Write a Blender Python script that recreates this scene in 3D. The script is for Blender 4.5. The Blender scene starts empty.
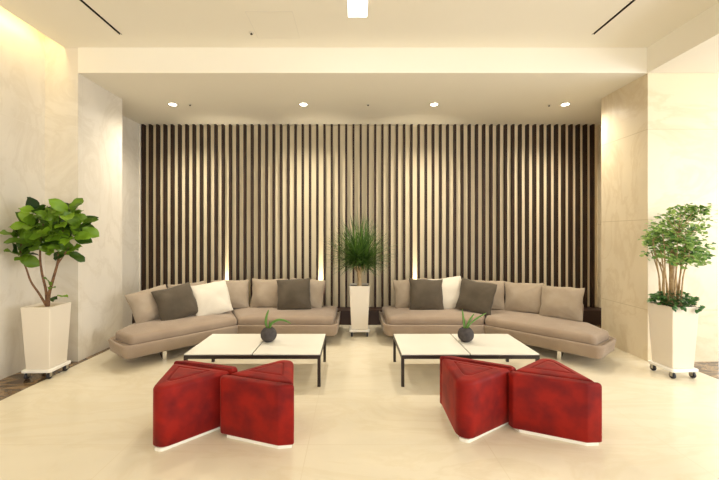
import bpy, bmesh, math, random
from mathutils import Vector, Matrix, noise
C = bpy.context.scene
COL = C.collection
PI = math.pi
R = math.radians

# ------------------------------------------------------------ camera
cam = bpy.data.cameras.new('camera'); co = bpy.data.objects.new('camera', cam); COL.objects.link(co)
co.location = (0, 0, 1.4); co.rotation_euler = (PI/2, 0, 0)
cam.sensor_width = 36; cam.lens = 18.0; cam.shift_x = 0.009; cam.shift_y = -0.007
cam.clip_start = 0.05
C.camera = co
# ------------------------------------------------------------ exposure
C.view_settings.view_transform = 'Standard'; C.view_settings.look = 'None'
C.view_settings.exposure = 0.28; C.view_settings.gamma = 1.0; C.view_settings.use_curve_mapping = False
# ------------------------------------------------------------ world and big lights
w = bpy.data.worlds.new('world'); C.world = w; w.use_nodes = True
bg = w.node_tree.nodes['Background']; bg.inputs[0].default_value = (1.0, 0.975, 0.925, 1); bg.inputs[1].default_value = 2.25

def area(name, loc, rot, sx, sy, power, color, spread=180):
    l = bpy.data.lights.new(name, 'AREA'); l.shape = 'RECTANGLE'; l.size = sx; l.size_y = sy
    l.energy = power; l.color = color; l.spread = R(spread)
    o = bpy.data.objects.new(name, l); o.location = loc; o.rotation_euler = rot; COL.objects.link(o); return o
# daylight coming in through the glazed side of the lobby (right)
area('daylight_side', (7.5, 1.0, 1.7), (0, R(90), 0), 3.0, 7.0, 190, (0.93, 0.97, 1.0))
# warm strip lamps hidden in the ceiling cove beside the left wall
area('cove_strip_lamp', (-3.22, 1.4, 3.62), (0, R(25), 0), 0.06, 5.0, 17, (1.0, 0.76, 0.33))

def spot(name, loc, rot, power, color, size, blend=0.6, radius=0.03):
    l = bpy.data.lights.new(name, 'SPOT'); l.energy = power; l.color = color; l.spot_size = R(size); l.spot_blend = blend
    l.shadow_soft_size = radius
    o = bpy.data.objects.new(name, l); o.location = loc; o.rotation_euler = rot; COL.objects.link(o); return o

# ------------------------------------------------------------ materials
def lin(r, g, b):
    f = lambda c: (c/255/12.92) if c/255 <= .04045 else ((c/255+.055)/1.055)**2.4
    return (f(r), f(g), f(b), 1)

class NT:
    def __init__(s, name):
        s.m = bpy.data.materials.new(name); s.m.use_nodes = True; s.t = s.m.node_tree
        s.p = s.t.nodes['Principled BSDF']
    def n(s, typ, **kw):
        nd = s.t.nodes.new(typ)
        for k, v in kw.items():
            if k.startswith('i_'):
                key = k[2:].replace('_', ' ')
                nd.inputs[key].default_value = v
            else: setattr(nd, k, v)
        return nd
    def l(s, a, b): s.t.links.new(a, b)

def mat(name, col, rough=.5, metal=0, spec=.5, sheen=0, col2=None, scale=8, bump=0, bscale=60, coat=0, sheen_rough=.4, sheen_tint=None):
    t = NT(name); p = t.p
    p.inputs['Base Color'].default_value = col; p.inputs['Roughness'].default_value = rough
    p.inputs['Metallic'].default_value = metal; p.inputs['Specular IOR Level'].default_value = spec
    p.inputs['Sheen Weight'].default_value = sheen; p.inputs['Sheen Roughness'].default_value = sheen_rough
    if sheen_tint: p.inputs['Sheen Tint'].default_value = sheen_tint
    p.inputs['Coat Weight'].default_value = coat
    tc = t.n('ShaderNodeTexCoord')
    nz = t.n('ShaderNodeTexNoise', i_Scale=scale, i_Detail=4.0); t.l(tc.outputs['Object'], nz.inputs['Vector'])
    rp = t.n('ShaderNodeValToRGB'); rp.color_ramp.elements[0].position = .35; rp.color_ramp.elements[1].position = .65
    rp.color_ramp.elements[0].color = col2 if col2 else tuple(c*.93 for c in col[:3])+(1,)
    rp.color_ramp.elements[1].color = col
    t.l(nz.outputs['Fac'], rp.inputs['Fac']); t.l(rp.outputs['Color'], p.inputs['Base Color'])
    if bump:
        n2 = t.n('ShaderNodeTexNoise', i_Scale=bscale, i_Detail=3.0); t.l(tc.outputs['Object'], n2.inputs['Vector'])
        b = t.n('ShaderNodeBump', i_Strength=bump, i_Distance=.01); t.l(n2.outputs['Fac'], b.inputs['Height']); t.l(b.outputs['Normal'], p.inputs['Normal'])
    return t.m

def stone(name, base, vein, joint, rough, tw, th, ox=0, oz=0, floor=False, spec=.5, vscale=.9, vwidth=.06, vamt=.5, cloud=.5, seam=.004, dark=None):
    """polished stone in large tiles: soft clouds, thin veins, fine joints"""
    t = NT(name); p = t.p
    p.inputs['Roughness'].default_value = rough; p.inputs['Specular IOR Level'].default_value = spec
    g = t.n('ShaderNodeNewGeometry'); s = t.n('ShaderNodeSeparateXYZ'); t.l(g.outputs['Position'], s.inputs[0])
    c = t.n('ShaderNodeCombineXYZ')
    if floor:
        t.l(s.outputs['X'], c.inputs['X']); t.l(s.outputs['Y'], c.inputs['Y'])
    else:
        a = t.n('ShaderNodeMath', operation='ADD'); t.l(s.outputs['X'], a.inputs[0]); t.l(s.outputs['Y'], a.inputs[1])
        t.l(a.outputs[0], c.inputs['X']); t.l(s.outputs['Z'], c.inputs['Y'])
    mp = t.n('ShaderNodeMapping'); mp.inputs['Location'].default_value = (ox, oz, 0); t.l(c.outputs[0], mp.inputs['Vector'])
    br = t.n('ShaderNodeTexBrick', offset=0.0, squash=1.0)
    br.inputs['Scale'].default_value = 1; br.inputs['Brick Width'].default_value = tw; br.inputs['Row Height'].default_value = th
    br.inputs['Mortar Size'].default_value = seam; br.inputs['Mortar Smooth'].default_value = .2
    br.inputs['Color1'].default_value = (.35, .35, .35, 1); br.inputs['Color2'].default_value = (.65, .65, .65, 1); br.inputs['Mortar'].default_value = (.5, .5, .5, 1)
    t.l(mp.outputs[0], br.inputs['Vector'])
    # vein coordinates stretched along a diagonal
    vm = t.n('ShaderNodeMapping'); vm.inputs['Rotation'].default_value = (.4, .5, .6); vm.inputs['Scale'].default_value = (1, 2.6, 1.6)
    t.l(g.outputs['Position'], vm.inputs['Vector'])
    n1 = t.n('ShaderNodeTexNoise', i_Scale=vscale, i_Detail=7.0, i_Roughness=.62, i_Distortion=1.3); t.l(vm.outputs[0], n1.inputs['Vector'])
    sb = t.n('ShaderNodeMath', operation='SUBTRACT'); t.l(n1.outputs['Fac'], sb.inputs[0]); sb.inputs[1].default_value = .5
    ab = t.n('ShaderNodeMath', operation='ABSOLUTE'); t.l(sb.outputs[0], ab.inputs[0])
    mr = t.n('ShaderNodeMapRange'); t.l(ab.outputs[0], mr.inputs['Value']); mr.inputs['From Min'].default_value = 0; mr.inputs['From Max'].default_value = vwidth
    mr.inputs['To Min'].default_value = vamt; mr.inputs['To Max'].default_value = 0
    n2 = t.n('ShaderNodeTexNoise', i_Scale=vscale*1.7, i_Detail=5.0); t.l(vm.outputs[0], n2.inputs['Vector'])
    m0 = t.n('ShaderNodeMixRGB'); m0.inputs[1].default_value = base; m0.inputs[2].default_value = dark or tuple(x*.88 for x in base[:3])+(1,)
    cl = t.n('ShaderNodeMapRange'); t.l(n2.outputs['Fac'], cl.inputs['Value']); cl.inputs['From Min'].default_value = .38; cl.inputs['From Max'].default_value = .68; cl.inputs['To Max'].default_value = cloud
    t.l(cl.outputs[0], m0.inputs[0])
    m1 = t.n('ShaderNodeMixRGB'); t.l(mr.outputs[0], m1.inputs[0]); t.l(m0.outputs[0], m1.inputs[1]); m1.inputs[2].default_value = vein
    m2 = t.n('ShaderNodeMixRGB'); t.l(br.outputs['Fac'], m2.inputs[0]); t.l(m1.outputs[0], m2.inputs[1]); m2.inputs[2].default_value = joint
    t.l(m2.outputs[0], p.inputs['Base Color'])
    return t.m

def emis(name, col, s):
    t = NT(name); t.p.inputs['Base Color'].default_value = (.8, .8, .8, 1)
    t.p.inputs['Emission Color'].default_value = col; t.p.inputs['Emission Strength'].default_value = s
    return t.m

M = {}
M['floor'] = stone('cream_floor_tile', lin(228, 218, 194), lin(214, 200, 168), lin(219, 207, 180), .2, 1.2, .6, .3, 0.0, floor=True, vamt=.35, cloud=.45, spec=.4, seam=.003)
M['wall_l'] = stone('pale_grey_marble', lin(226, 218, 203), lin(208, 198, 180), lin(220, 212, 197), .35, 1.2, 1.0, .2, -.57, vamt=.5, cloud=.6, vscale=.7)
M['wall_r'] = stone('cream_marble', lin(232, 217, 188), lin(208, 187, 148), lin(205, 188, 152), .35, 1.2, 1.0, .27, -.57, vamt=.38, cloud=.55, vscale=.8)
M['strip'] = stone('dark_brown_marble', lin(92, 72, 50), lin(168, 140, 104), lin(60, 45, 30), .12, 1.5, 1.5, floor=True, vamt=.75, cloud=.9, vscale=2.2, vwidth=.08, dark=lin(52, 38, 26))
M['ceil'] = mat('cream_ceiling_paint', lin(242, 236, 221), .9, spec=.2, scale=.6, col2=lin(240, 234, 218))
M['soffit'] = M['ceil']
M['backing'] = mat('beige_fabric_panel', lin(244, 228, 194), .85, spec=.2, scale=2, bump=.05, bscale=300)
M['slat'] = mat('dark_walnut', lin(56, 36, 24), .55, scale=5, col2=lin(42, 26, 18), spec=.3)
M['ledge'] = mat('dark_plinth_wood', lin(60, 38, 30), .5, scale=5, col2=lin(48, 30, 24))
M['sofa'] = mat('taupe_sofa_fabric', lin(158, 140, 121), .85, sheen=.2, scale=5, col2=lin(151, 132, 113), bump=.12, bscale=420, spec=.2)
M['taupe'] = mat('taupe_pillow_fabric', lin(164, 149, 130), .85, sheen=.2, scale=7, col2=lin(155, 139, 119), bump=.12, bscale=420, spec=.2)
M['dark'] = mat('grey_brown_velvet', lin(88, 78, 64), .7, sheen=.35, scale=6, col2=lin(76, 67, 54), bump=.06, bscale=300, spec=.2)
M['white'] = mat('off_white_pillow_fabric', lin(218, 209, 192), .85, sheen=.2, scale=6, bump=.1, bscale=420, spec=.2)
M['red'] = mat('red_velvet', lin(142, 24, 14), .62, sheen=.26, scale=7, col2=lin(102, 12, 14), bump=.06, bscale=40, spec=.2, sheen_rough=.35, sheen_tint=(1, .25, .18, 1))
M['crease'] = mat('red_velvet_piping', lin(140, 16, 14), .7, sheen=.3, spec=.2)
M['lacq'] = mat('white_lacquer', lin(238, 234, 222), .25, scale=3, col2=lin(236, 231, 218))
M['steel'] = mat('dark_bronze_steel', lin(44, 34, 28), .4, metal=.3)
M['chrome'] = mat('chrome', lin(225, 222, 215), .15, metal=1)
M['planter'] = mat('cream_planter_glaze', lin(226, 216, 198), .35, scale=1.5, col2=lin(223, 212, 193))
M['caddy'] = mat('white_plastic', lin(240, 236, 226), .4)
M['rubber'] = mat('dark_rubber', lin(34, 34, 40), .5)
M['soil'] = mat('potting_soil', lin(84, 62, 42), .95, scale=40, col2=lin(46, 32, 20), bump=.6, bscale=60)
M['pebble'] = mat('pale_pebbles', lin(206, 192, 162), .8, scale=30, col2=lin(160, 140, 110), bump=.6, bscale=70)
M['bark'] = mat('brown_bark', lin(132, 96, 66), .85, scale=25, col2=lin(92, 64, 44), bump=.5, bscale=50)
M['bark2'] = mat('tan_cane_bark', lin(190, 164, 124), .85, scale=25, col2=lin(156, 128, 90), bump=.5, bscale=60)
M['bowl'] = mat('charcoal_stoneware', lin(74, 68, 66), .85, scale=35, col2=lin(58, 53, 52), bump=.3, bscale=90)
M['black'] = mat('black_slot', lin(28, 22, 16), .6)
M['metal'] = mat('brushed_nickel', lin(190, 184, 170), .35, metal=.8)
M['trim'] = mat('pale_metal_trim', lin(232, 226, 212), .35, metal=.2)
M['glow'] = emis('downlight_glow', (1, .93, .78, 1), 12)
M['panelglow'] = emis('ceiling_panel_glow', (1, .97, .9, 1), 4)
M['upglow'] = emis('uplight_glow', (1, .85, .6, 1), 15)

def leafmat(name, a, b, scale, tr=.25, rough=.4):
    t = NT(name); p = t.p
    g = t.n('ShaderNodeNewGeometry')
    rp = t.n('ShaderNodeValToRGB'); rp.color_ramp.elements[0].color = a; rp.color_ramp.elements[1].color = b
    t.l(g.outputs['Random Per Island'], rp.inputs['Fac']); t.l(rp.outputs[0], p.inputs['Base Color'])
    p.inputs['Roughness'].default_value = rough; p.inputs['Specular IOR Level'].default_value = .4
    tb = t.n('ShaderNodeBsdfTranslucent'); t.l(rp.outputs[0], tb.inputs['Color'])
    mx = t.n('ShaderNodeMixShader'); mx.inputs[0].default_value = tr
    t.l(p.outputs[0], mx.inputs[1]); t.l(tb.outputs[0], mx.inputs[2]); t.l(mx.outputs[0], t.t.nodes['Material Output'].inputs['Surface'])
    return t.m
M['fig'] = leafmat('fiddle_leaf', lin(18, 50, 14), lin(132, 172, 44), 4)
M['ming'] = leafmat('small_round_leaf', lin(72, 118, 56), lin(184, 214, 120), 4)
M['ming2'] = leafmat('underplanting_leaf', lin(36, 78, 40), lin(110, 158, 84), 4)
M['blade'] = leafmat('narrow_blade_leaf', lin(32, 62, 24), lin(100, 134, 54), 4, .2)
M['succ'] = leafmat('thick_strap_leaf', lin(86, 128, 58), lin(120, 158, 74), 4, .1)

# ------------------------------------------------------------ helpers
def link(name, bm, m, parent=None, smooth=False, bevel=0, seg=2, sub=0, angle=None):
    me = bpy.data.meshes.new(name); bmesh.ops.recalc_face_normals(bm, faces=bm.faces[:]) if not getattr(bm, '_keep', False) else None
    bm.to_mesh(me); bm.free()
    me.materials.append(m)
    if smooth:
        for p in me.polygons: p.use_smooth = True
    o = bpy.data.objects.new(name, me); COL.objects.link(o)
    if parent: o.parent = parent
    if bevel:
        b = o.modifiers.new('bevel', 'BEVEL'); b.width = bevel; b.segments = seg; b.limit_method = 'ANGLE'
        if not smooth:
            for p in me.polygons: p.use_smooth = True
            b.harden_normals = True
    if sub:
        s = o.modifiers.new('sub', 'SUBSURF'); s.levels = sub; s.render_levels = sub
    return o
def struct(name, bm, m, **k):
    o = link(name, bm, m, **k); o['kind'] = 'structure'; return o
def tag(o, label, cat, group=None):
    o['label'] = label; o['category'] = cat
    if group: o['group'] = group
    return o
def thing(name, label, cat, loc=(0, 0, 0), rz=0, group=None):
    o = bpy.data.objects.new(name, None); COL.objects.link(o); o.location = loc; o.rotation_euler = (0, 0, rz)
    o.empty_display_size = .1
    return tag(o, label, cat, group)
def box(bm, x0, x1, y0, y1, z0, z1, mtx=None):
    vs = [bm.verts.new(Vector((x, y, z))) for x in (x0, x1) for y in (y0, y1) for z in (z0, z1)]
    if mtx:
        for v in vs: v.co = mtx @ v.co
    for f in ((0,1,3,2),(4,6,7,5),(0,4,5,1),(2,3,7,6),(0,2,6,4),(1,5,7,3)): bm.faces.new([vs[i] for i in f])
def bx(*a):
    bm = bmesh.new(); box(bm, *a); return bm
def lathe(bm, prof, c=(0,0,0), n=24, axis='z'):
    rings = []
    for r, z in prof:
        ring = []
        for i in range(n):
            a = 2*PI*i/n
            p = (r*math.cos(a), r*math.sin(a), z) if axis == 'z' else (z, r*math.cos(a), r*math.sin(a))
            ring.append(bm.verts.new(Vector(p)+Vector(c)))
        rings.append(ring)
    for a, b in zip(rings, rings[1:]):
        for i in range(n): bm.faces.new((a[i], a[(i+1) % n], b[(i+1) % n], b[i]))
    bm.faces.new(rings[0][::-1]); bm.faces.new(rings[-1])
def loft(bm, rings, cap=True):
    rs = [[bm.verts.new(Vector(p)) for p in r] for r in rings]
    n = len(rs[0])
    for a, b in zip(rs, rs[1:]):
        for i in range(n): bm.faces.new((a[i], a[(i+1) % n], b[(i+1) % n], b[i]))
    if cap: bm.faces.new(rs[0][::-1]); bm.faces.new(rs[-1])
def tube(bm, pts, rads, n=8):
    pts = [Vector(p) for p in pts]; rings = []
    for i, p in enumerate(pts):
        t = (pts[min(i+1, len(pts)-1)]-pts[max(i-1, 0)]).normalized()
        u = t.cross(Vector((0, 1, 0)) if abs(t.y) < .9 else Vector((1, 0, 0))).normalized(); v = t.cross(u)
        r = rads[i] if isinstance(rads, (list, tuple)) else rads
        rings.append([p+u*math.cos(2*PI*k/n)*r+v*math.sin(2*PI*k/n)*r for k in range(n)])
    loft(bm, rings)
def spline(pts, n=6):
    """Catmull-Rom through points"""
    P = [Vector(p) for p in pts]; P = [2*P[0]-P[1]]+P+[2*P[-1]-P[-2]]; out = []
    for i in range(1, len(P)-2):
        for k in range(n):
            t = k/n; a, b, c, d = P[i-1:i+3]
            out.append(.5*((2*b)+(-a+c)*t+(2*a-5*b+4*c-d)*t*t+(-a+3*b-3*c+d)*t**3))
    out.append(P[-2]); return out
def roundpoly(poly, rad, n=6):
    """round the corners of a CCW polygon; rad: one radius or one for each corner"""
    out = []; N = len(poly)
    for i in range(N):
        r = rad[i] if isinstance(rad, (list, tuple)) else rad
        p = Vector(poly[i]).to_2d(); a = (Vector(poly[i-1]).to_2d()-p); b = (Vector(poly[(i+1) % N]).to_2d()-p)
        la, lb = a.length, b.length; a.normalize(); b.normalize()
        ang = a.angle(b); d = min(r/math.tan(ang/2), la*.45, lb*.45); rr = d*math.tan(ang/2)
        bis = (a+b).normalized(); c = p+bis*(rr/math.sin(ang/2))
        s = p+a*d-c; e = p+b*d-c
        a0 = math.atan2(s.y, s.x); a1 = math.atan2(e.y, e.x); da = (a1-a0+PI) % (2*PI)-PI
        for k in range(n+1):
            t = a0+da*k/n; out.append((c.x+rr*math.cos(t), c.y+rr*math.sin(t)))
    return out
def area2(p): return sum(p[i-1][0]*p[i][1]-p[i][0]*p[i-1][1] for i in range(len(p)))
def ccw(p): return p if area2(p) > 0 else p[::-1]
def offs(poly, d):
    """offset a CCW outline outwards by d"""
    out = []; N = len(poly)
    for i in range(N):
        p = Vector(poly[i]); a = (p-Vector(poly[i-1])); b = (Vector(poly[(i+1) % N])-p)
        if a.length < 1e-7: a = b
        if b.length < 1e-7: b = a
        a.normalize(); b.normalize()
        n = Vector((a.y+b.y, -a.x-b.x)); n.normalize()
        c = max(.5, n.dot(Vector((a.y, -a.x))))
        out.append((p.x+n.x*d/c, p.y+n.y*d/c))
    return out
def at3(poly, z): return [(x, y, z) for x, y in poly]

# ============================================================ SETTING
YB = 5.88      # slat wall
YF = 3.976     # front of the recess
ZL, ZH = 3.19, 3.47
bm = bx(-2.98, 3.54, -4, YB+.3, -.2, 0); struct('floor', bm, M['floor'])
bm = bmesh.new(); box(bm, -3.6, -2.98, -4, YB+.3, -.2, 0); struct('trim_1', bm, M['strip'])
bm = bmesh.new(); box(bm, 3.54, 9, -4, YF+.3, -.2, 0); box(bm, 3.54, 9, YF+.3, YB+.3, -.2, -.001); struct('trim_2', bm, M['strip'])
struct('wall_left', bx(-3.6, -3.41, -4, YF+.02, 0, 4.0), M['wall_l'])
bm = bmesh.new(); box(bm, -3.6, -3.04, YF, 4.735, 0, 3.9); struct('wall_left_pier', bm, M['wall_l'])
bm = bmesh.new(); box(bm, -3.6, -3.44, 4.735, YB+.1, 0, 3.3); struct('wall_left_recess', bm, M['wall_l'])
struct('wall_right_pier', bx(3.26, 4.04, YF, 4.72, 0, 3.19), M['wall_r'])
struct('wall_right_recess', bx(4.0, 4.2, 4.72, YB+.1, 0, 3.3), M['wall_r'])
struct('wall_back', bx(-3.44, 4.0, YB, YB+.1, 0, 3.3), M['backing'])
# ceilings
bm = bmesh.new()
# upper ceiling with the openings for the slot diffusers and the light panel
xs = [-3.19, -2.41, -2.385, -.05, .135, 2.465, 2.49, 3.25]
box(bm, xs[0], xs[1], -4, YF, ZH, ZH+.06); box(bm, xs[1], xs[2], 3.713, YF, ZH, ZH+.06); box(bm, xs[1], xs[2], -4, 1.2, ZH, ZH+.06)
box(bm, xs[2], xs[3], -4, YF, ZH, ZH+.06); box(bm, xs[3], xs[4], 3.42, YF, ZH, ZH+.06); box(bm, xs[3], xs[4], -4, 1.6, ZH, ZH+.06)
box(bm, xs[4], xs[5], -4, YF, ZH, ZH+.06); box(bm, xs[5], xs[6], 3.713, YF, ZH, ZH+.06); box(bm, xs[5], xs[6], -4, 1.2, ZH, ZH+.06)
box(bm, xs[6], xs[7], -4, YF, ZH, ZH+.06)
box(bm, -3.19, -3.15, -4, YF, ZH+.0601, ZH+.1)
struct('ceiling', bm, M['ceil'])
bm = bmesh.new(); box(bm, -3.6, -3.18, -4, YF, 3.86, 3.92); box(bm, -3.19, -3.15, -4, YF, 3.6, 3.86); struct('ceiling_cove', bm, M['ceil'])
bm = bmesh.new(); box(bm, -3.04, 3.26, YF-.004, YB, ZL, ZH+.1); box(bm, -3.44, -3.04, 4.735, YB, ZL, ZH); box(bm, 3.26, 4.2, YF, YB+.1, ZL, ZH+.1)
struct('ceiling_recess', bm, M['soffit'])
struct('ceiling_side', bx(3.25, 5.2, -4, YF-.005, ZL, ZH+.1), M['ceil'])
struct('trim_3', bx(-3.44, -3.427, YB-.09, YB, 0.2255, ZL), M['trim'])
# plinth in front of the slats
struct('trim_4', bx(-3.44, 4.0, YB-.285, YB, 0, .225), M['ledge'], bevel=.004)

# slats: upright dark battens in front of the beige wall
bm = bmesh.new(); pitch = .1175; x = -3.40
while x < 3.9:
    box(bm, x-.016, x+.016, YB-.078, YB-.0005, .2255, ZL-.0005); x += pitch
slats = link('slat_screen', bm, M['slat'])
tag(slats, 'screen of upright dark wooden slats lining the beige back wall', 'slatted panel')

# ------------------------------------------------------------ ceiling fittings
g = 'recessed downlights in the lower ceiling'
posn = ['leftmost of the four, above the corner of the left sofa', 'second from the left, above the straight part of the left sofa',
        'third from the left, above the straight part of the right sofa', 'rightmost of the four, above the corner of the right sofa']
for x, lb in zip((-2.47, -.68, 1.11, 2.91), posn):
    t = thing('downlight', 'round recessed downlight, '+lb, 'downlight', (x, 4.93, ZL), 0, g)
    bm = bmesh.new(); lathe(bm, [(.048, -.001), (.062, -.005), (.066, -.003), (.066, .0), (.048, 0)], n=28); link('trim_ring', bm, M['trim'], t, True)
    bm = bmesh.new(); lathe(bm, [(.0475, -.0035), (.046, -.001)], n=28); link('lamp_lens', bm, M['glow'], t)
    spot('downlight_lamp', (x, 4.93, ZL-.03), (0, 0, 0), 115, (1, .91, .75), 150, 1, .06)
for x, y, z, lb in ((-2.235, 4.93, ZL, 'beside the leftmost downlight'), (.206, 4.93, ZL, 'midway between the two middle downlights'), (2.70, 4.95, ZL, 'beside the rightmost downlight'),
                (-1.04, 3.68, ZH, 'on the upper ceiling left of the light panel')):
    t = thing('sprinkler', 'small metal fire sprinkler head '+lb, 'sprinkler', (x, y, z), 0, 'ceiling sprinklers')
    bm = bmesh.new(); lathe(bm, [(.022, -.004), (.028, -.002), (.028, 0)], n=20); link('cover_ring', bm, M['trim'], t, True)
    bm = bmesh.new(); lathe(bm, [(.012, -.018), (.014, -.014), (.006, -.012), (.006, -.003)], n=16); link('nozzle', bm, M['black'], t, True)
for x, lb in ((-2.3975, 'left'), (2.4775, 'right')):
    t = thing('slot_diffuser', 'long narrow black air slot in the upper ceiling on the '+lb+' side', 'air vent', (x, 2.45, ZH), 0, 'ceiling air slots')
    link('slot', bx(-.0125, .0125, -1.25, 1.263, .02, .05), M['black'], t)
    bm = bmesh.new(); box(bm, -.0125, -.0095, -1.25, 1.263, -.002, .02); box(bm, .0095, .0125, -1.25, 1.263, -.002, .02); link('edge_trim', bm, M['black'], t)
t = thing('ceiling_light', 'bright white rectangular light panel in the middle of the upper ceiling', 'ceiling light', (.0425, 2.51, ZH))
link('diffuser', bx(-.0905, .0905, -.908, .908, .005, .03), M['panelglow'], t)
bm = bmesh.new(); box(bm, -.0925, -.0885, -.91, .91, -.001, .004); box(bm, .0885, .0925, -.91, .91, -.001, .004); box(bm, -.0885, .0885, .906, .91, -.001, .004); box(bm, -.0885, .0885, -.91, -.906, -.001, .004)
link('frame', bm, M['trim'], t)
bm = bmesh.new()
hx0, hx1, hy0, hy1 = -1.00, -.56, 3.33, 3.78
for a in ((hx0, hx1, hy0, hy0+.004), (hx0, hx1, hy1-.004, hy1), (hx0, hx0+.004, hy0, hy1), (hx1-.004, hx1, hy0, hy1)):
    box(bm, *a, ZH-.0015, ZH)
tag(link('access_hatch', bm, M['trim']), 'faint square outline of a flush access hatch in the upper ceiling', 'hatch')

# uplights on the plinth
for i, (x, lb) in enumerate(((-2.049, 'behind the white pillow of the left sofa'), (-.521, 'behind the inner end of the left sofa'), (1.006, 'behind the inner end of the right sofa'))):
    t = thing('uplight', 'small spotlight shining up the slats '+lb, 'uplight', (x, YB-.125, .225), 0, 'uplights behind the sofas')
    bm = bmesh.new(); lathe(bm, [(.03, 0), (.03, .008), (.02, .01), (.02, .05), (.024, .052), (.024, .062), (.019, .062), (.019, .056)], n=20); link('housing', bm, M['metal'], t, True)
    bm = bmesh.new(); lathe(bm, [(.018, .056), (.018, .058)], n=20); link('lamp_lens', bm, M['upglow'], t)
    spot('uplight_lamp', (x, YB-.115, .30), (PI-R(8), 0, 0), 80, (1, .86, .62), 40, .8, .012)

# ============================================================ SOFAS
def cushion_bm(poly, z0, z1, r, crown=.02):
    """upholstered slab: rounded top and bottom edges and a slightly crowned top"""
    rings = []
    for k in range(4):
        a = PI/2*k/3; rings.append(at3(offs(poly, -r*.6*(1-math.sin(a))), z0+r*.6*(1-math.cos(a))))
    for k in range(6):
        a = PI/2*k/5; rings.append(at3(offs(poly, -r*(1-math.cos(a))), z1-r+r*math.sin(a)))
    cx = sum(p[0] for p in poly)/len(poly); cy = sum(p[1] for p in poly)/len(poly)
    last = rings[-1]
    for s, h in ((.85, .45), (.6, .8), (.3, .97)):
        rings.append([(cx+(p[0]-cx)*s, cy+(p[1]-cy)*s, z1+crown*h) for p in last])
    bm = bmesh.new(); loft(bm, rings); return bm

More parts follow.
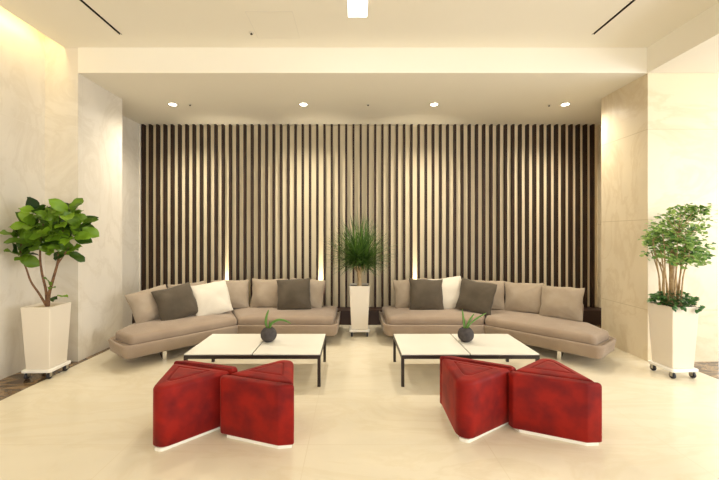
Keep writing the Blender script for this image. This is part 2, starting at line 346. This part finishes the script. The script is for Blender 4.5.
def make_sofa(name, label, mir):
    """plan drawn for the left sofa; mir mirrors it about x = .1"""
    ox, oy = -1.3, 4.8
    def tr(pts):
        q = [(x, y) for x, y in pts]
        if mir: q = [(.2-x, y) for x, y in q]
        c = (.2-ox) if mir else ox
        return ccw([(x-c, y-oy) for x, y in q])
    root = thing(name, label, 'sofa', ((.2-ox) if mir else ox, oy, 0), 0, 'corner sofas')
    straight = [(-1.475, 4.60), (-.225, 4.60), (-.20, 5.42), (-1.86, 5.42), ]
    chaise = [(-1.485, 4.60), (-1.87, 5.42), (-1.93, 5.42), (-2.68, 4.34), (-2.63, 4.0), (-2.36, 3.80)]
    seat_s = roundpoly(tr([(-1.478, 4.61), (-.25, 4.61), (-.23, 5.40), (-1.862, 5.40)]), .05)
    seat_c = roundpoly(tr([(-1.484, 4.60), (-1.868, 5.40), (-1.93, 5.39), (-2.66, 4.34), (-2.63, 3.97), (-2.32, 3.74)]), .05)
    link('seat_cushion', cushion_bm(seat_s, .235, .345, .045), M['sofa'], root, True)
    link('seat_cushion', cushion_bm(seat_c, .235, .345, .045), M['sofa'], root, True)
    # tray-like base with sides that flare outwards to the rim
    for poly in (straight, chaise):
        if poly is straight: P = [(-1.481, 4.58), (-.23, 4.58), (-.215, 5.43), (-1.875, 5.43)]
        else: P = [(-1.481, 4.58), (-1.875, 5.43), (-1.95, 5.43), (-2.70, 4.35), (-2.67, 3.98), (-2.345, 3.71)]
        p = roundpoly(tr(P), .04)
        inner = None
        def flare(poly2, d, d2=None):
            # the side shared with the other section does not flare
            o = offs(poly2, d); return o
        rings = [at3(offs(p, -.05), .105), at3(offs(p, -.03), .108), at3(offs(p, -.012), .125), at3(offs(p, .035 if False else .0), .17), at3(p, .20), at3(offs(p, -.002), .238), at3(offs(p, -.012), .246), at3(offs(p, -.05), .246), at3(offs(p, -.06), .235)]
        bm = bmesh.new(); loft(bm, rings); link('base', bm, M['sofa'], root, True)
    # flared rim on the open ends and the front
    def rim(path, w=.04):
        bm = bmesh.new()
        pts = [Vector(q) for q in path]
        if mir: pts = [Vector((.2-q.x, q.y)) for q in pts]
        c = Vector(((.2-ox) if mir else ox, oy)); pts = [q-c for q in pts]
        sg = -1 if mir else 1
        nrm = []
        for i in range(len(pts)):
            a = (pts[i]-pts[max(i-1, 0)]); b = (pts[min(i+1, len(pts)-1)]-pts[i])
            d = (a.normalized() if a.length else b.normalized())+(b.normalized() if b.length else a.normalized()); d.normalize()
            nrm.append(Vector((d.y, -d.x))*sg)
        # cross section: (outward, z)
        sec = [(-.03, .112), (.0, .112), (.02, .13), (w*.8, .215), (w, .243), (w-.006, .255), (w-.02, .256), (.0, .240), (-.03, .238)]
        rings = []
        for q, n in zip(pts, nrm): rings.append([(q.x+n.x*s, q.y+n.y*s, z) for s, z in sec])
        loft(bm, rings); return bm
    e = roundpoly([(-2.70, 4.35), (-2.67, 3.98), (-2.345, 3.71), (-1.55, 4.51)], [.001, .05, .05, .001], 5)
    e = e[6:-6]
    path = [(-2.70, 4.37)]+e+[(-1.4815, 4.583)]
    link('rim', rim(path), M['sofa'], root, True)
    path = [(-1.4805, 4.583), (-.9, 4.58), (-.315, 4.58), (-.27, 4.583), (-.24, 4.60), (-.223, 4.64), (-.22, 4.7), (-.215, 5.42)]
    link('rim', rim(path, .03), M['sofa'], root, True)
    # low backrests
    def back(P, seglo=.24, hi=.56):
        q = tr(P); p = roundpoly(q, .02, 3)
        dx, dy = lean
        rings = [at3(p, seglo)] + [[(x+dx*k, y+dy*k, seglo+(hi-seglo)*k) for x, y in p] for k in (.3, .6, .93)] + [[(x+dx, y+dy, hi) for x, y in offs(p, -.012)]]
        bm = bmesh.new(); loft(bm, rings); return bm
    lean = (0, .05)
    for bxx in (-.69, -1.225, -1.70):
        link('back_support', back([(bxx+.11, 5.385), (bxx+.11, 5.42), (bxx-.11, 5.42), (bxx-.11, 5.385)], .2, .55), M['sofa'], root, True)
    lean = ((.04 if mir else -.04), .02)
    for a0, b0 in ((-2.30, 4.87), (-2.55, 4.51)):
        d = Vector((.566, .824)); n = Vector((-.824, .566))*.035; c0 = Vector((a0, b0))
        link('back_support', back([tuple(c0+d*.1), tuple(c0+d*.1+n), tuple(c0-d*.1+n), tuple(c0-d*.1)], .2, .55), M['sofa'], root, True)
    # sled legs of flat chrome bar
    def leg(x, y, ang, L):
        bm = bmesh.new()
        if mir: x = .2-x; ang = -ang
        m = Matrix.Translation((x-((.2-ox) if mir else ox), y-oy, 0)) @ Matrix.Rotation(ang, 4, 'Z')
        box(bm, -.02, .02, 0, .008, 0, .112, m); box(bm, -.02, .02, L-.008, L, 0, .112, m); box(bm, -.02, .02, .008, L-.008, 0, .008, m)
        link('leg', bm, M['chrome'], root, bevel=.001)
    leg(-2.105, 4.02, R(35), .45); leg(-1.62, 4.70, R(15), .5); leg(-.5, 4.68, 0, .5)
    return root
make_sofa('corner_sofa', 'taupe armless corner sofa on the left with its long end towards the fiddle-leaf fig', False)
make_sofa('corner_sofa', 'taupe armless corner sofa on the right with its long end towards the right stone pier', True)

# ------------------------------------------------------------ pillows
def pillow_mesh(wd, ht, th, seed, wr=.014, pinch=.045):
    rnd = Vector((seed*3.7, seed*1.3, seed*7.1)); N = 26; bm = bmesh.new()
    def P(u, v, s):
        prof = (max(0, 1-abs(u)**2.4)*max(0, 1-abs(v)**2.4))**.55
        x = u*wd/2*(1-pinch*(1-v*v)*abs(u)**3); z = v*ht/2*(1-pinch*(1-u*u)*abs(v)**3)
        n = noise.noise(Vector((x*6, z*6, s*2))+rnd)*wr*1.6*prof**.5
        # radial creases from the corners
        cr = 0
        for cx, cz in ((1, 1), (-1, 1), (1, -1), (-1, -1)):
            d = math.hypot(u-cx, v-cz); a = math.atan2((v-cz)*cz, (u-cx)*cx)
            cr += math.sin(a*14+seed*cx+cz*2)*math.exp(-d*2.6)*min(1, d*3)
        y = s*(th/2*prof)+(n+cr*wr*.9*min(1, prof*2))*s
        bulge = .03*(1-v)*.5 * (1-abs(u)**2)
        edge = noise.noise(Vector((u*2, v*2, 9))+rnd)*.012
        return Vector((x+edge*u, y, z+ht/2+edge*v-bulge*.2))
    g = {}
    for s in (-1, 1):
        for i in range(N+1):
            for j in range(N+1):
                u = math.sin((-1+2*i/N)*PI/2*.98)/math.sin(PI/2*.98); v = math.sin((-1+2*j/N)*PI/2*.98)/math.sin(PI/2*.98)
                if s == 1 and (i in (0, N) or j in (0, N)): g[s, i, j] = g[-1, i, j]
                else: g[s, i, j] = bm.verts.new(P(u, v, s))
    for s in (-1, 1):
        for i in range(N):
            for j in range(N):
                q = [g[s, i, j], g[s, i+1, j], g[s, i+1, j+1], g[s, i, j+1]]
                bm.faces.new(q if s == -1 else q[::-1])
    return bm
def piping(wd, ht, pinch=.07):
    bm = bmesh.new(); pts = []
    for side in range(4):
        for k in range(10):
            t = -1+2*k/10
            u, v = ((t, -1), (1, t), (-t, 1), (-1, -t))[side]
            pts.append(Vector((u*wd/2*(1-pinch*(1-v*v)*abs(u)**3), 0, v*ht/2*(1-pinch*(1-u*u)*abs(v)**3)+ht/2)))
    n = len(pts); rings = []
    c = Vector((0, 0, ht/2))
    for p in pts:
        o = (p-c).normalized(); rings.append([p+o*math.cos(a)*.0035+Vector((0, math.sin(a)*.0035, 0)) for a in (0, PI/2, PI, 3*PI/2)])
    rs = [[bm.verts.new(q) for q in r] for r in rings]
    for i in range(n):
        a, b = rs[i], rs[(i+1) % n]
        for k in range(4): bm.faces.new((a[k], a[(k+1) % 4], b[(k+1) % 4], b[k]))
    return bm
def pillow(kind, x, y, th, lean, roll, label, seed, group, size=None, z=.352):
    wd, ht, tk, m = {'taupe': (.52, .42, .17, 'taupe'), 'dark': (.48, .45, .16, 'dark'), 'white': (.48, .46, .16, 'white')}[kind]
    if size: wd, ht = size
    o = link({'taupe': 'back_cushion', 'dark': 'throw_pillow', 'white': 'throw_pillow'}[kind], pillow_mesh(wd, ht, tk, seed), M[m], None, True)
    o.rotation_mode = 'XYZ'
    mt = Matrix.Translation((x, y, z)) @ Matrix.Rotation(R(th), 4, 'Z') @ Matrix.Rotation(R(-lean), 4, 'X') @ Matrix.Translation((0, 0, ht/2)) @ Matrix.Rotation(R(roll), 4, 'Y') @ Matrix.Translation((0, 0, -ht/2))
    loc, rot, _ = mt.decompose(); o.location = loc; o.rotation_euler = rot.to_euler()
    tag(o, label, 'cushion' if kind == 'taupe' else 'pillow', group)
    return o
gl, gr = 'taupe back cushions on the left sofa', 'taupe back cushions on the right sofa'
pillow('taupe', -2.44, 4.42, 50, 24, -11, 'taupe back cushion at the far left end of the left sofa, nearest the stone wall', 1, gl, size=(0.5, 0.41))
pillow('taupe', -2.17, 4.84, 50, 20, 0, 'taupe back cushion mostly hidden behind the dark pillow and white pillow of the left sofa', 2, gl)
pillow('taupe', -1.73, 5.09, 24, 18, 2, 'taupe back cushion in the bend of the left sofa, just right of the white pillow', 3, gl)
pillow('taupe', -1.215, 5.16, 0, 16, 0, 'taupe back cushion left of the right-hand dark pillow on the left sofa', 4, gl)
pillow('taupe', -0.68, 5.16, -3, 16, 5, 'taupe back cushion at the inner end of the left sofa, right of a dark pillow', 5, gl)
pillow('taupe', 0.85, 5.16, 3, 16, -3, 'taupe back cushion at the inner end of the right sofa, nearest the central planter', 6, gr)
pillow('taupe', 1.39, 5.17, 0, 16, 0, 'taupe back cushion hidden behind the white pillow of the right sofa', 7, gr)
pillow('taupe', 1.87, 5.06, -18, 18, 0, 'taupe back cushion peeking out right of the right-hand dark pillow on the right sofa', 8, gr)
pillow('taupe', 2.285, 4.84, -36, 20, -3, 'taupe back cushion second from the outer end of the right sofa, uncovered', 9, gr, size=(0.5, 0.42))
pillow('taupe', 2.575, 4.49, -46, 22, -2, 'taupe back cushion at the far right end of the right sofa', 10, gr, size=(0.49, 0.42))
pillow('dark', -2.165, 4.46, 38, 27, -12, 'dark grey-brown pillow leaning beside the white pillow on the left sofa', 11, 'dark pillows', size=(0.47, 0.44))
pillow('white', -1.83, 4.7, 30, 29, -8, 'off-white pillow leaning between dark pillow and bend of the left sofa', 12, 'white pillows', size=(0.47, 0.46))
pillow('dark', -0.83, 4.99, 2, 21, -4, 'dark grey-brown pillow near the inner end of the left sofa', 13, 'dark pillows')
pillow('dark', 1.035, 4.99, 0, 21, 2, 'dark grey-brown pillow left of the white pillow on the right sofa', 14, 'dark pillows')
pillow('white', 1.33, 5.06, -6, 20, -6, 'off-white pillow squeezed between two dark pillows on the right sofa', 15, 'white pillows')
pillow('dark', 1.64, 4.84, -28, 23, 8, 'dark grey-brown pillow right of the white pillow on the right sofa', 16, 'dark pillows')


# ============================================================ COFFEE TABLES
def make_table(name, label, x0, x1):
    cx = (x0+x1)/2; y0, y1 = 3.31, 3.99; cy = (y0+y1)/2; W = (x1-x0)/2; D = (y1-y0)/2; H = .304
    t = thing(name, label, 'coffee table', (cx, cy, 0), 0, 'low white coffee tables')
    g = .012
    link('table_top', bx(-W+.004, -g/2, -D+.004, D-.004, H-.012, H), M['lacq'], t, bevel=.0015)
    link('table_top', bx(g/2, W-.004, -D+.004, D-.004, H-.012, H), M['lacq'], t, bevel=.0015)
    bm = bmesh.new(); b = .028
    box(bm, -W, W, -D, -D+b, H-.046, H-.0121); box(bm, -W, W, D-b, D, H-.046, H-.0121)
    box(bm, -W, -W+b, -D+b, D-b, H-.046, H-.0121); box(bm, W-b, W, -D+b, D-b, H-.046, H-.0121); box(bm, -b/2, b/2, -D+b, D-b, H-.046, H-.0121)
    link('frame', bm, M['steel'], t)
    for sx in (-1, 1):
        for sy in (-1, 1):
            xa, xb = sorted((sx*W, sx*(W-b))); ya, yb = sorted((sy*D, sy*(D-b)))
            link('leg', bx(xa, xb, ya, yb, 0, H-.0461), M['steel'], t)
    return t
make_table('coffee_table', 'low white-topped coffee table with dark steel frame in front of the left sofa', -1.56, -.30)
make_table('coffee_table', 'low white-topped coffee table with dark steel frame in front of the right sofa', .445, 1.72)

def strap(bm, path, w0, tw=0):
    pts = spline(path, 7); n = len(pts); rings = []
    for i, p in enumerate(pts):
        t = (pts[min(i+1, n-1)]-pts[max(i-1, 0)]).normalized()
        side = t.cross(Vector((0, 1, 0)));
        if side.length < .2: side = Vector((1, 0, 0))
        side.normalize(); side = Matrix.Rotation(tw, 3, t) @ side; up = side.cross(t)
        s = i/(n-1); w = w0*(.75+.6*s)*(1-s**3)**.7+.001
        rings.append([p-side*w/2, p-up*w*.16, p+side*w/2, p+up*w*.05])
    loft(bm, rings)
def pot(label, x, y, leaves):
    t = thing('pot_plant', label, 'plant', (x, y, .3045), 0, 'round pots on the coffee tables')
    prof = []
    for k in range(13):
        a = -PI/2+.42+(PI-.42-.55)*k/12; prof.append((.082*math.cos(a), .076+.080*math.sin(a)))
    z0 = prof[0][1]; prof = [(r, z-z0) for r, z in prof]; top = prof[-1][1]; rt = prof[-1][0]
    prof += [(rt-.004, top+.002), (rt-.008, top-.004), (rt-.008, top-.012)]
    bm = bmesh.new(); lathe(bm, prof, n=32); link('bowl', bm, M['bowl'], t, True)
    bm = bmesh.new(); lathe(bm, [(rt-.009, top-.011), (rt-.012, top-.007), (.01, top-.005)], n=20); link('soil', bm, M['soil'], t, True)
    for path, w0, tw in leaves:
        bm = bmesh.new(); strap(bm, [(0+px, py, top-.012+pz) for px, py, pz in path], w0, tw); link('leaf', bm, M['succ'], t, True)
pot('round charcoal pot with two long strap leaves on the left coffee table', -.868, 3.70,
    [([(-.01, 0, 0), (-.03, 0, .06), (-.022, 0, .13), (.0, 0, .20)], .026, .25), ([(.008, 0, 0), (.03, -.01, .055), (.10, -.02, .095), (.17, -.03, .092), (.24, -.04, .062)], .036, .5),
     ([(0, .01, 0), (.004, .01, .04), (.01, .01, .085)], .014, .2)])
pot('round charcoal pot with a fan of upright strap leaves on the right coffee table', 1.16, 3.70,
    [([(-.012, 0, 0), (-.02, 0, .06), (-.026, 0, .12), (-.036, 0, .205)], .024, .2), ([(.0, 0, 0), (.022, -.01, .06), (.05, -.01, .11), (.082, -.02, .165)], .028, .3),
     ([(.012, 0, 0), (.05, -.01, .06), (.12, -.02, .12), (.21, -.03, .175)], .026, .4), ([(-.004, .01, 0), (-.008, .01, .05), (-.004, .02, .10)], .018, .2)])

# ============================================================ OTTOMANS
def make_ottoman(label, x, y, ang, seed):
    t = thing('ottoman', label, 'ottoman', (x, y, 0), R(ang), 'red velvet ottomans')
    s = .62; yb = -s*.2887; ya = s*.5774; H = .415; zb = .022
    slope = (ya-yb)/(s/2)
    def wat(yy): return (ya-yy)/slope
    yc = yb+.075          # crease line
    # triangular body, its far corner rounded
    def bodypoly(y0, d=0):
        w0 = wat(y0)-.004; A, B, T = Vector((-w0, y0)), Vector((w0, y0)), Vector((0, ya+.03))
        a_, b_, c_ = (B-T).length, (T-A).length, (A-B).length; P = a_+b_+c_
        I = (A*a_+B*b_+T*c_)/P; rin = w0*(T.y-y0)*2/P; f = (rin-d)/rin
        return roundpoly([tuple(I+(q-I)*f) for q in (A, B, T)], [.006, .006, max(.03, .075-d*.6)], 8)
    full, inner = bodypoly(yc-.004), bodypoly(yc+.006)
    rings = [at3(bodypoly(yc-.004, .012), zb), at3(full, zb+.012), at3(full, .15), at3(full, .27), at3(inner, .285), at3(inner, H-.03)]
    for k in range(1, 6):
        a = PI/2*k/5; rings.append(at3(bodypoly(yc+.006, .03*(1-math.cos(a))), H-.03+.03*math.sin(a)))
    cx, cy = 0, (2*yc+ya)/3-.005
    y6 = yc+.006
    rings += [at3(bodypoly(y6, d), H+h) for d, h in ((.045, .003), (.060, .006), (.066, .006), (.071, -.003), (.076, -.003), (.081, .006), (.095, .009), (.125, .010))]
    bm = bmesh.new(); loft(bm, rings)
    for v in bm.verts:
        n = noise.noise(v.co*7+Vector((seed, 0, 0)))*.003; v.co += Vector((v.co.x, v.co.y, 0)).normalized()*n
    link('body', bm, M['red'], t, True)
    # padded slab along one side
    wa = s/2-.032
    slab = roundpoly([(-wa-.012, yb+.030), (-wa+.02, yb-.004), (wa-.085, yb-.004), (wa+.01, yb+.045), (wa-.012, yc-.003), (-wa+.012, yc-.003)], [.012, .02, .03, .012, .003, .003], 4)
    rings = [at3(offs(slab, -.01), zb), at3(slab, zb+.01), at3(slab, .2), at3(slab, H-.022)]
    for k in range(1, 5):
        a = PI/2*k/4; rings.append(at3(offs(slab, -.02*(1-math.cos(a))), H-.022+.022*math.sin(a)))
    bm = bmesh.new(); loft(bm, rings); link('side_panel', bm, M['red'], t, True)
    # white plinth following the outline
    hull = [(-wa+.03, yb+.05), (-wa+.06, yb+.008), (wa-.09, yb+.008), (wa-.01, yb+.05), (.03, ya-.06), (-.03, ya-.06)]
    pl = roundpoly(hull, [.01, .01, .01, .01, .03, .03], 4)
    bm = bmesh.new(); loft(bm, [at3(pl, 0), at3(pl, zb)]); link('plinth', bm, M['lacq'], t)
    return t
make_ottoman('red velvet triangular ottoman, leftmost of the four, its rounded corner towards the viewer', -1.175, 2.61, 162, 1)
make_ottoman('orange-red velvet triangular ottoman with flat side forward, right one of the left pair', -.612, 2.575, -19, 5)
make_ottoman('red velvet triangular ottoman with rounded corner forward, left one of the right pair', .893, 2.69, 151, 9)
make_ottoman('crimson velvet triangular ottoman with flat side forward, rightmost of the four', 1.447, 2.618, -24, 13)

# ============================================================ PLANTERS
def make_caddy(label, x, y, rz):
    t = thing('plant_caddy', label, 'plant stand', (x, y, 0), rz, 'planter trolleys')
    p = roundpoly([(-.14, -.14), (.14, -.14), (.14, .14), (-.14, .14)], .02, 4)
    bm = bmesh.new(); loft(bm, [at3(offs(p, -.004), .068), at3(p, .072), at3(p, .092), at3(offs(p, -.004), .096)]); link('board', bm, M['caddy'], t)
    for sx in (-1, 1):
        for sy in (-1, 1):
            bm = bmesh.new(); lathe(bm, [(.010, -.013), (.027, -.012), (.03, -.008), (.03, .008), (.027, .012), (.010, .013)], (sx*.105, sy*.105, .03), 20, 'x')
            wl = link('wheel', bm, M['rubber'], t, True)
            bm = bmesh.new(); box(bm, sx*.105-.018, sx*.105-.0145, sy*.105-.014, sy*.105+.014, .024, .068); box(bm, sx*.105+.0145, sx*.105+.018, sy*.105-.014, sy*.105+.014, .024, .068); box(bm, sx*.105-.018, sx*.105+.018, sy*.105-.014, sy*.105+.014, .061, .0679)
            link('fork', bm, M['metal'], wl)
def planter_parts(t, soilmat):
    z0, z1 = 0, .605
    def sq(a): return roundpoly([(-a, -a), (a, -a), (a, a), (-a, a)], .008, 3)
    bm = bmesh.new(); a, b = .113, .140
    loft(bm, [at3(sq(a-.004), 0), at3(sq(a), .004), at3(sq(b), z1-.003), at3(sq(b-.002), z1), at3(sq(b-.012), z1), at3(sq(b-.014), z1-.004), at3(sq(b-.016), z1-.035)])
    link('planter', bm, M['planter'], t)
    bm = bmesh.new(); q = sq(b-.0165)
    rings = [at3(q, z1-.034), at3(q, z1-.022)]+[[(p[0]*f, p[1]*f, z1-.02+.006*(1-f)+.004*noise.noise(Vector((p[0]*30*f, p[1]*30*f, 1)))) for p in q] for f in (.8, .5, .2)]
    loft(bm, rings); link('soil', bm, soilmat, t, True)

make_caddy('white wheeled trolley under the planter of the fiddle-leaf fig on the left', -3.065, 3.60, R(2))
make_caddy('white wheeled trolley under the central planter before the slat wall', .09, 5.06, 0)
make_caddy('white wheeled trolley under the planter beside the right stone pier', 3.215, 3.62, R(4))
Z0 = .0962
rng = random.Random(4)

def add_leaf(bm, base, direc, up, L, W, shape='fig', cup=.15, droop=.3, nu=6, nv=4, wav=.012):
    d = direc.normalized(); s = d.cross(up)
    if s.length < .05: s = d.cross(Vector((1, .3, 0)))
    s.normalize(); u = s.cross(d).normalized(); ph = rng.random()*6
    rows = []
    for i in range(nu+1):
        t = i/nu
        if shape == 'fig': w = W*(math.sin(PI*min(1, t**.85))**.6)*(.62+.5*t)*(1-.0*t) if 0 < t < 1 else .003
        else: w = W*math.sin(PI*t)**.6 if 0 < t < 1 else .001
        c = base+d*L*t+u*(-droop*L*t*t)
        row = []
        for j in range(nv+1):
            q = -1+2*j/nv
            z = cup*abs(q)*w+wav*math.sin(t*9+ph+q*2)*abs(q)
            row.append(bm.verts.new(c+s*q*w/2+u*z))
        rows.append(row)
    for a, b in zip(rows, rows[1:]):
        for j in range(nv): bm.faces.new((a[j], a[j+1], b[j+1], b[j]))

# -- fiddle-leaf fig, left
t = thing('potted_fig_tree', 'fiddle-leaf fig with large glossy leaves in a tall tapered cream planter on the left', 'potted plant', (-3.065, 3.60, Z0), R(2), 'tall planters')
planter_parts(t, M['pebble'])
ZS = .585
trunks = [([(.0, 0, ZS), (-.06, -.02, .72), (-.13, -.03, .84), (-.17, -.04, .98), (-.20, -.06, 1.08)], .011),
          ([(.0, 0, ZS), (-.01, .0, .75), (-.04, -.01, .92), (-.05, -.02, 1.08), (-.06, .0, 1.22)], .013),
          ([(.01, 0, ZS), (.03, -.01, .72), (.08, -.02, .88), (.13, -.03, 1.04), (.15, -.03, 1.22)], .016),
          ([(.13, -.03, 1.02), (.2, -.05, 1.1), (.27, -.08, 1.18)], .008),
          ([(-.05, -.02, 1.06), (.0, -.08, 1.2), (.05, -.1, 1.45)], .008), ([(.14, -.03, 1.15), (.2, -.08, 1.3), (.28, -.09, 1.48)], .009), ([(-.19, -.06, 1.04), (-.21, -.05, 1.2), (-.17, 0, 1.36)], .007),
          ([(.02, -.01, .68), (.07, -.05, .72), (.09, -.06, .80)], .005), ([(.03, -.02, .66), (.10, -.05, .69), (.14, -.05, .70)], .004)]
for p, r in trunks:
    bm = bmesh.new(); q = spline(p, 6); tube(bm, q, [r*(1-.45*i/len(q)) for i in range(len(q))], 8); link('trunk', bm, M['bark'], t, True)
bm = bmesh.new()
heads = [((-.20, -.06, 1.10), 7, 1), ((-.22, -.06, 1.27), 8, 1), ((-.16, .02, 1.40), 7, 1), ((-.04, -.10, 1.22), 8, 1), ((-.04, -.1, 1.38), 8, 1), ((.06, -.12, 1.50), 8, 1.05),
         ((.12, -.12, 1.30), 9, 1), ((.10, .0, 1.18), 8, .9), ((.20, -.10, 1.42), 8, 1.05), ((.30, -.10, 1.52), 7, 1), ((.30, -.08, 1.28), 9, 1), ((.36, -.06, 1.38), 7, 1), ((.24, -.06, 1.14), 6, .9)]
for (hx, hy, hz), n, sc_ in heads:
    n += 2
    for k in range(n):
        a = k*2.4+rng.random()*.8; el = R(-25+80*(k/n))+rng.uniform(-.2, .2)
        d = Vector((math.cos(a)*math.cos(el), math.sin(a)*math.cos(el)*.7-.12, math.sin(el)+.05)).normalized()
        b = Vector((hx, hy, hz))+d*.02
        L = rng.uniform(.14, .19)*sc_
        if (b+d*L).x < -.265: d.x = abs(d.x)*.3; d.normalize()
        add_leaf(bm, b, d, Vector((rng.uniform(-.5, .5), -.75+rng.uniform(-.3, .3), rng.uniform(.35, 1.0))), L, rng.uniform(.11, .14)*sc_, 'fig', .12, rng.uniform(.0, .35), 7, 4)
for b, d, L in (((.09, -.06, .80), (-.2, -.3, .9), .11), ((.08, -.06, .77), (.5, -.4, .3), .10), ((.14, -.05, .70), (1, -.2, .12), .12), ((.1, -.05, .69), (.5, -.6, -.1), .09)):
    add_leaf(bm, Vector(b), Vector(d), Vector((0, 0, 1)), L, .07, 'fig', .12, .2, 6, 4)
link('foliage', bm, M['fig'], t, True)

# -- small-leaved tree, right
t = thing('potted_aralia', 'bushy small-leaved plant on thin canes in a tall cream planter beside the right pier', 'potted plant', (3.215, 3.62, Z0), R(4), 'tall planters')
planter_parts(t, M['soil'])
bm = bmesh.new(); q = spline([(.015, .02, ZS-.01), (.012, .02, .8), (.02, .02, 1.0), (.03, .02, 1.16)], 6); tube(bm, q, [.026, .024, .022, .022]+[.021]*(len(q)-5)+[.016], 12); link('trunk', bm, M['bark2'], t, True)
canes = []
for k in range(13):
    a = k*2.4; r0 = .05+.05*((k*7) % 5)/5; x0, y0 = r0*math.cos(a), r0*math.sin(a)+.01; sp = 1.6+rng.random()
    x1, y1 = x0*sp+.0, y0*sp; h = rng.uniform(1.0, 1.3)
    canes.append([(x0, y0, ZS-.012), (x0*1.15+rng.uniform(-.01, .01), y0*1.1, .75), (x0*1.4+rng.uniform(-.02, .02), y0*1.3, .92), (x1, y1, h)])
clumps = []
for k in range(62):
    a = rng.random()*2*PI; rr = math.sqrt(rng.random())*.235; z = rng.uniform(1.0, 1.57)
    f = 1-max(0, (z-1.42))*2.0
    if z < 1.14: rr = max(rr, .15)
    clumps.append(Vector((.05+math.cos(a)*rr*f+(z-1.2)*.12, math.sin(a)*rr*f*.9, z)))
bm = bmesh.new()
for cc in clumps:
    for j in range(30):
        o = Vector((max(-.08, min(.08, rng.gauss(0, .042))), max(-.08, min(.08, rng.gauss(0, .042))), rng.gauss(0, .02)))
        d = Vector((o.x, o.y, rng.uniform(-.02, .03))).normalized() if o.length > 0 else Vector((1, 0, 0))
        add_leaf(bm, cc+o, d, Vector((rng.uniform(-.5, .5), rng.uniform(-1.1, .1), .8)), rng.uniform(.03, .048), rng.uniform(.028, .044), 'r', .12, .12, 3, 2, .001)
link('foliage', bm, M['ming'], t, True)
twig = {k: [] for k in range(13)}
for cc in clumps:
    k = min(range(13), key=lambda k: (Vector(canes[k][3])-cc).length+(0 if canes[k][3][2] < cc.z+.1 else .3)); twig[k].append(cc)
for k, c_ in enumerate(canes):
    bm = bmesh.new(); q = spline(c_, 5); tube(bm, q, [.0085*(1-.4*i/len(q)) for i in range(len(q))], 6)
    for cc in twig[k]:
        b = Vector(c_[3]); m_ = (b+cc)/2+Vector((0, 0, .01)); tube(bm, spline([b, m_, cc], 3), .003, 5)
    link('cane', bm, M['bark2'], t, True)
bm = bmesh.new()
for k in range(480):
    a = rng.random()*2*PI; rr = math.sqrt(rng.random())*.17; z = .605+.13*(1-(rr/.2)**2)*rng.random()+.012
    p = Vector((math.cos(a)*rr, math.sin(a)*rr, z))
    if rr > .135: p.z = .622+rng.uniform(-.01, .06)
    d = Vector((math.cos(a), math.sin(a), rng.uniform(-.1, .8)))
    add_leaf(bm, p, d, Vector((rng.uniform(-.4, .4), -.3, 1)), rng.uniform(.03, .045), rng.uniform(.026, .04), 'r', .15, .3, 3, 2, .001)
link('underplanting', bm, M['ming2'], t, True)
for (dx, dz) in ((-.15, .6), (-.05, .595), (.10, .58), (.13, .60)):
    bm = bmesh.new()
    for j in range(7):
        add_leaf(bm, Vector((dx+rng.uniform(-.02, .02), -.155-rng.random()*.008, dz+rng.uniform(-.01, .03))), Vector((rng.uniform(-.5, .5), -.5, -.5)), Vector((0, -.5, 1)), .035, .03, 'r', .15, .2, 3, 2, .001)
    link('trailing_sprig', bm, M['ming2'], t, True)

# -- blade-leaved plant, centre
t = thing('potted_dracaena', 'grassy narrow-leaved dracaena in a tall cream planter between the two sofas', 'potted plant', (.09, 5.06, Z0), 0, 'tall planters')
planter_parts(t, M['soil'])
bm = bmesh.new(); tube(bm, spline([(0, 0, ZS-.01), (.004, 0, .68), (0, 0, .76), (0, 0, .80)], 5), [.034, .032, .031, .03, .03, .03]+[.031]*8+[.034, .034], 12); link('trunk', bm, M['bark2'], t, True)
hds = []
for k in range(8):
    a = k*2*PI/8+.3; r = .085 if k % 2 else .05
    e = Vector((math.cos(a)*r, math.sin(a)*r, .86+.04*(k % 3))); hds.append(e)
    bm = bmesh.new(); tube(bm, spline([(0, 0, .77), (e.x*.6, e.y*.6, .81), tuple(e)], 4), [.016, .015, .014, .013, .012, .012, .011, .011, .01], 8); link('branch', bm, M['bark2'], t, True)
bm = bmesh.new()
def blade(bm, b, d, L, wdt, droop):
    n = 7; s = d.cross(Vector((0, 0, 1)));
    if s.length < .1: s = Vector((1, 0, 0))
    s.normalize(); L1 = []; p = b.copy(); dd = d.copy()
    for i in range(n+1):
        q = i/n; w_ = wdt*(1-q**2)*.5+.0006
        u = s.cross(dd).normalized()
        L1.append((bm.verts.new(p-s*w_+u*w_*.4), bm.verts.new(p), bm.verts.new(p+s*w_+u*w_*.4)))
        dd = (dd+Vector((0, 0, -droop/n))).normalized(); p = p+dd*L/n
    for a_, b_ in zip(L1, L1[1:]):
        bm.faces.new((a_[0], a_[1], b_[1], b_[0])); bm.faces.new((a_[1], a_[2], b_[2], b_[1]))
for h in hds:
    for k in range(95):
        a = rng.random()*2*PI; el = math.asin(rng.uniform(-.12, 1)**1)*1.0
        d = Vector((math.cos(a)*math.cos(el), math.sin(a)*math.cos(el), math.sin(el)))
        d = (d+Vector((h.x, h.y, 0))*2.2).normalized()
        L = rng.uniform(.27, .42)+.34*max(0, d.z)*rng.uniform(.7, 1)
        dz = Vector((0, 0, rng.uniform(0, .10)))
        blade(bm, h+dz*.6+d*.01, d, L, rng.uniform(.009, .014), rng.uniform(.25, .85)*(1-.6*max(0, d.z)))
link('foliage', bm, M['blade'], t, True)
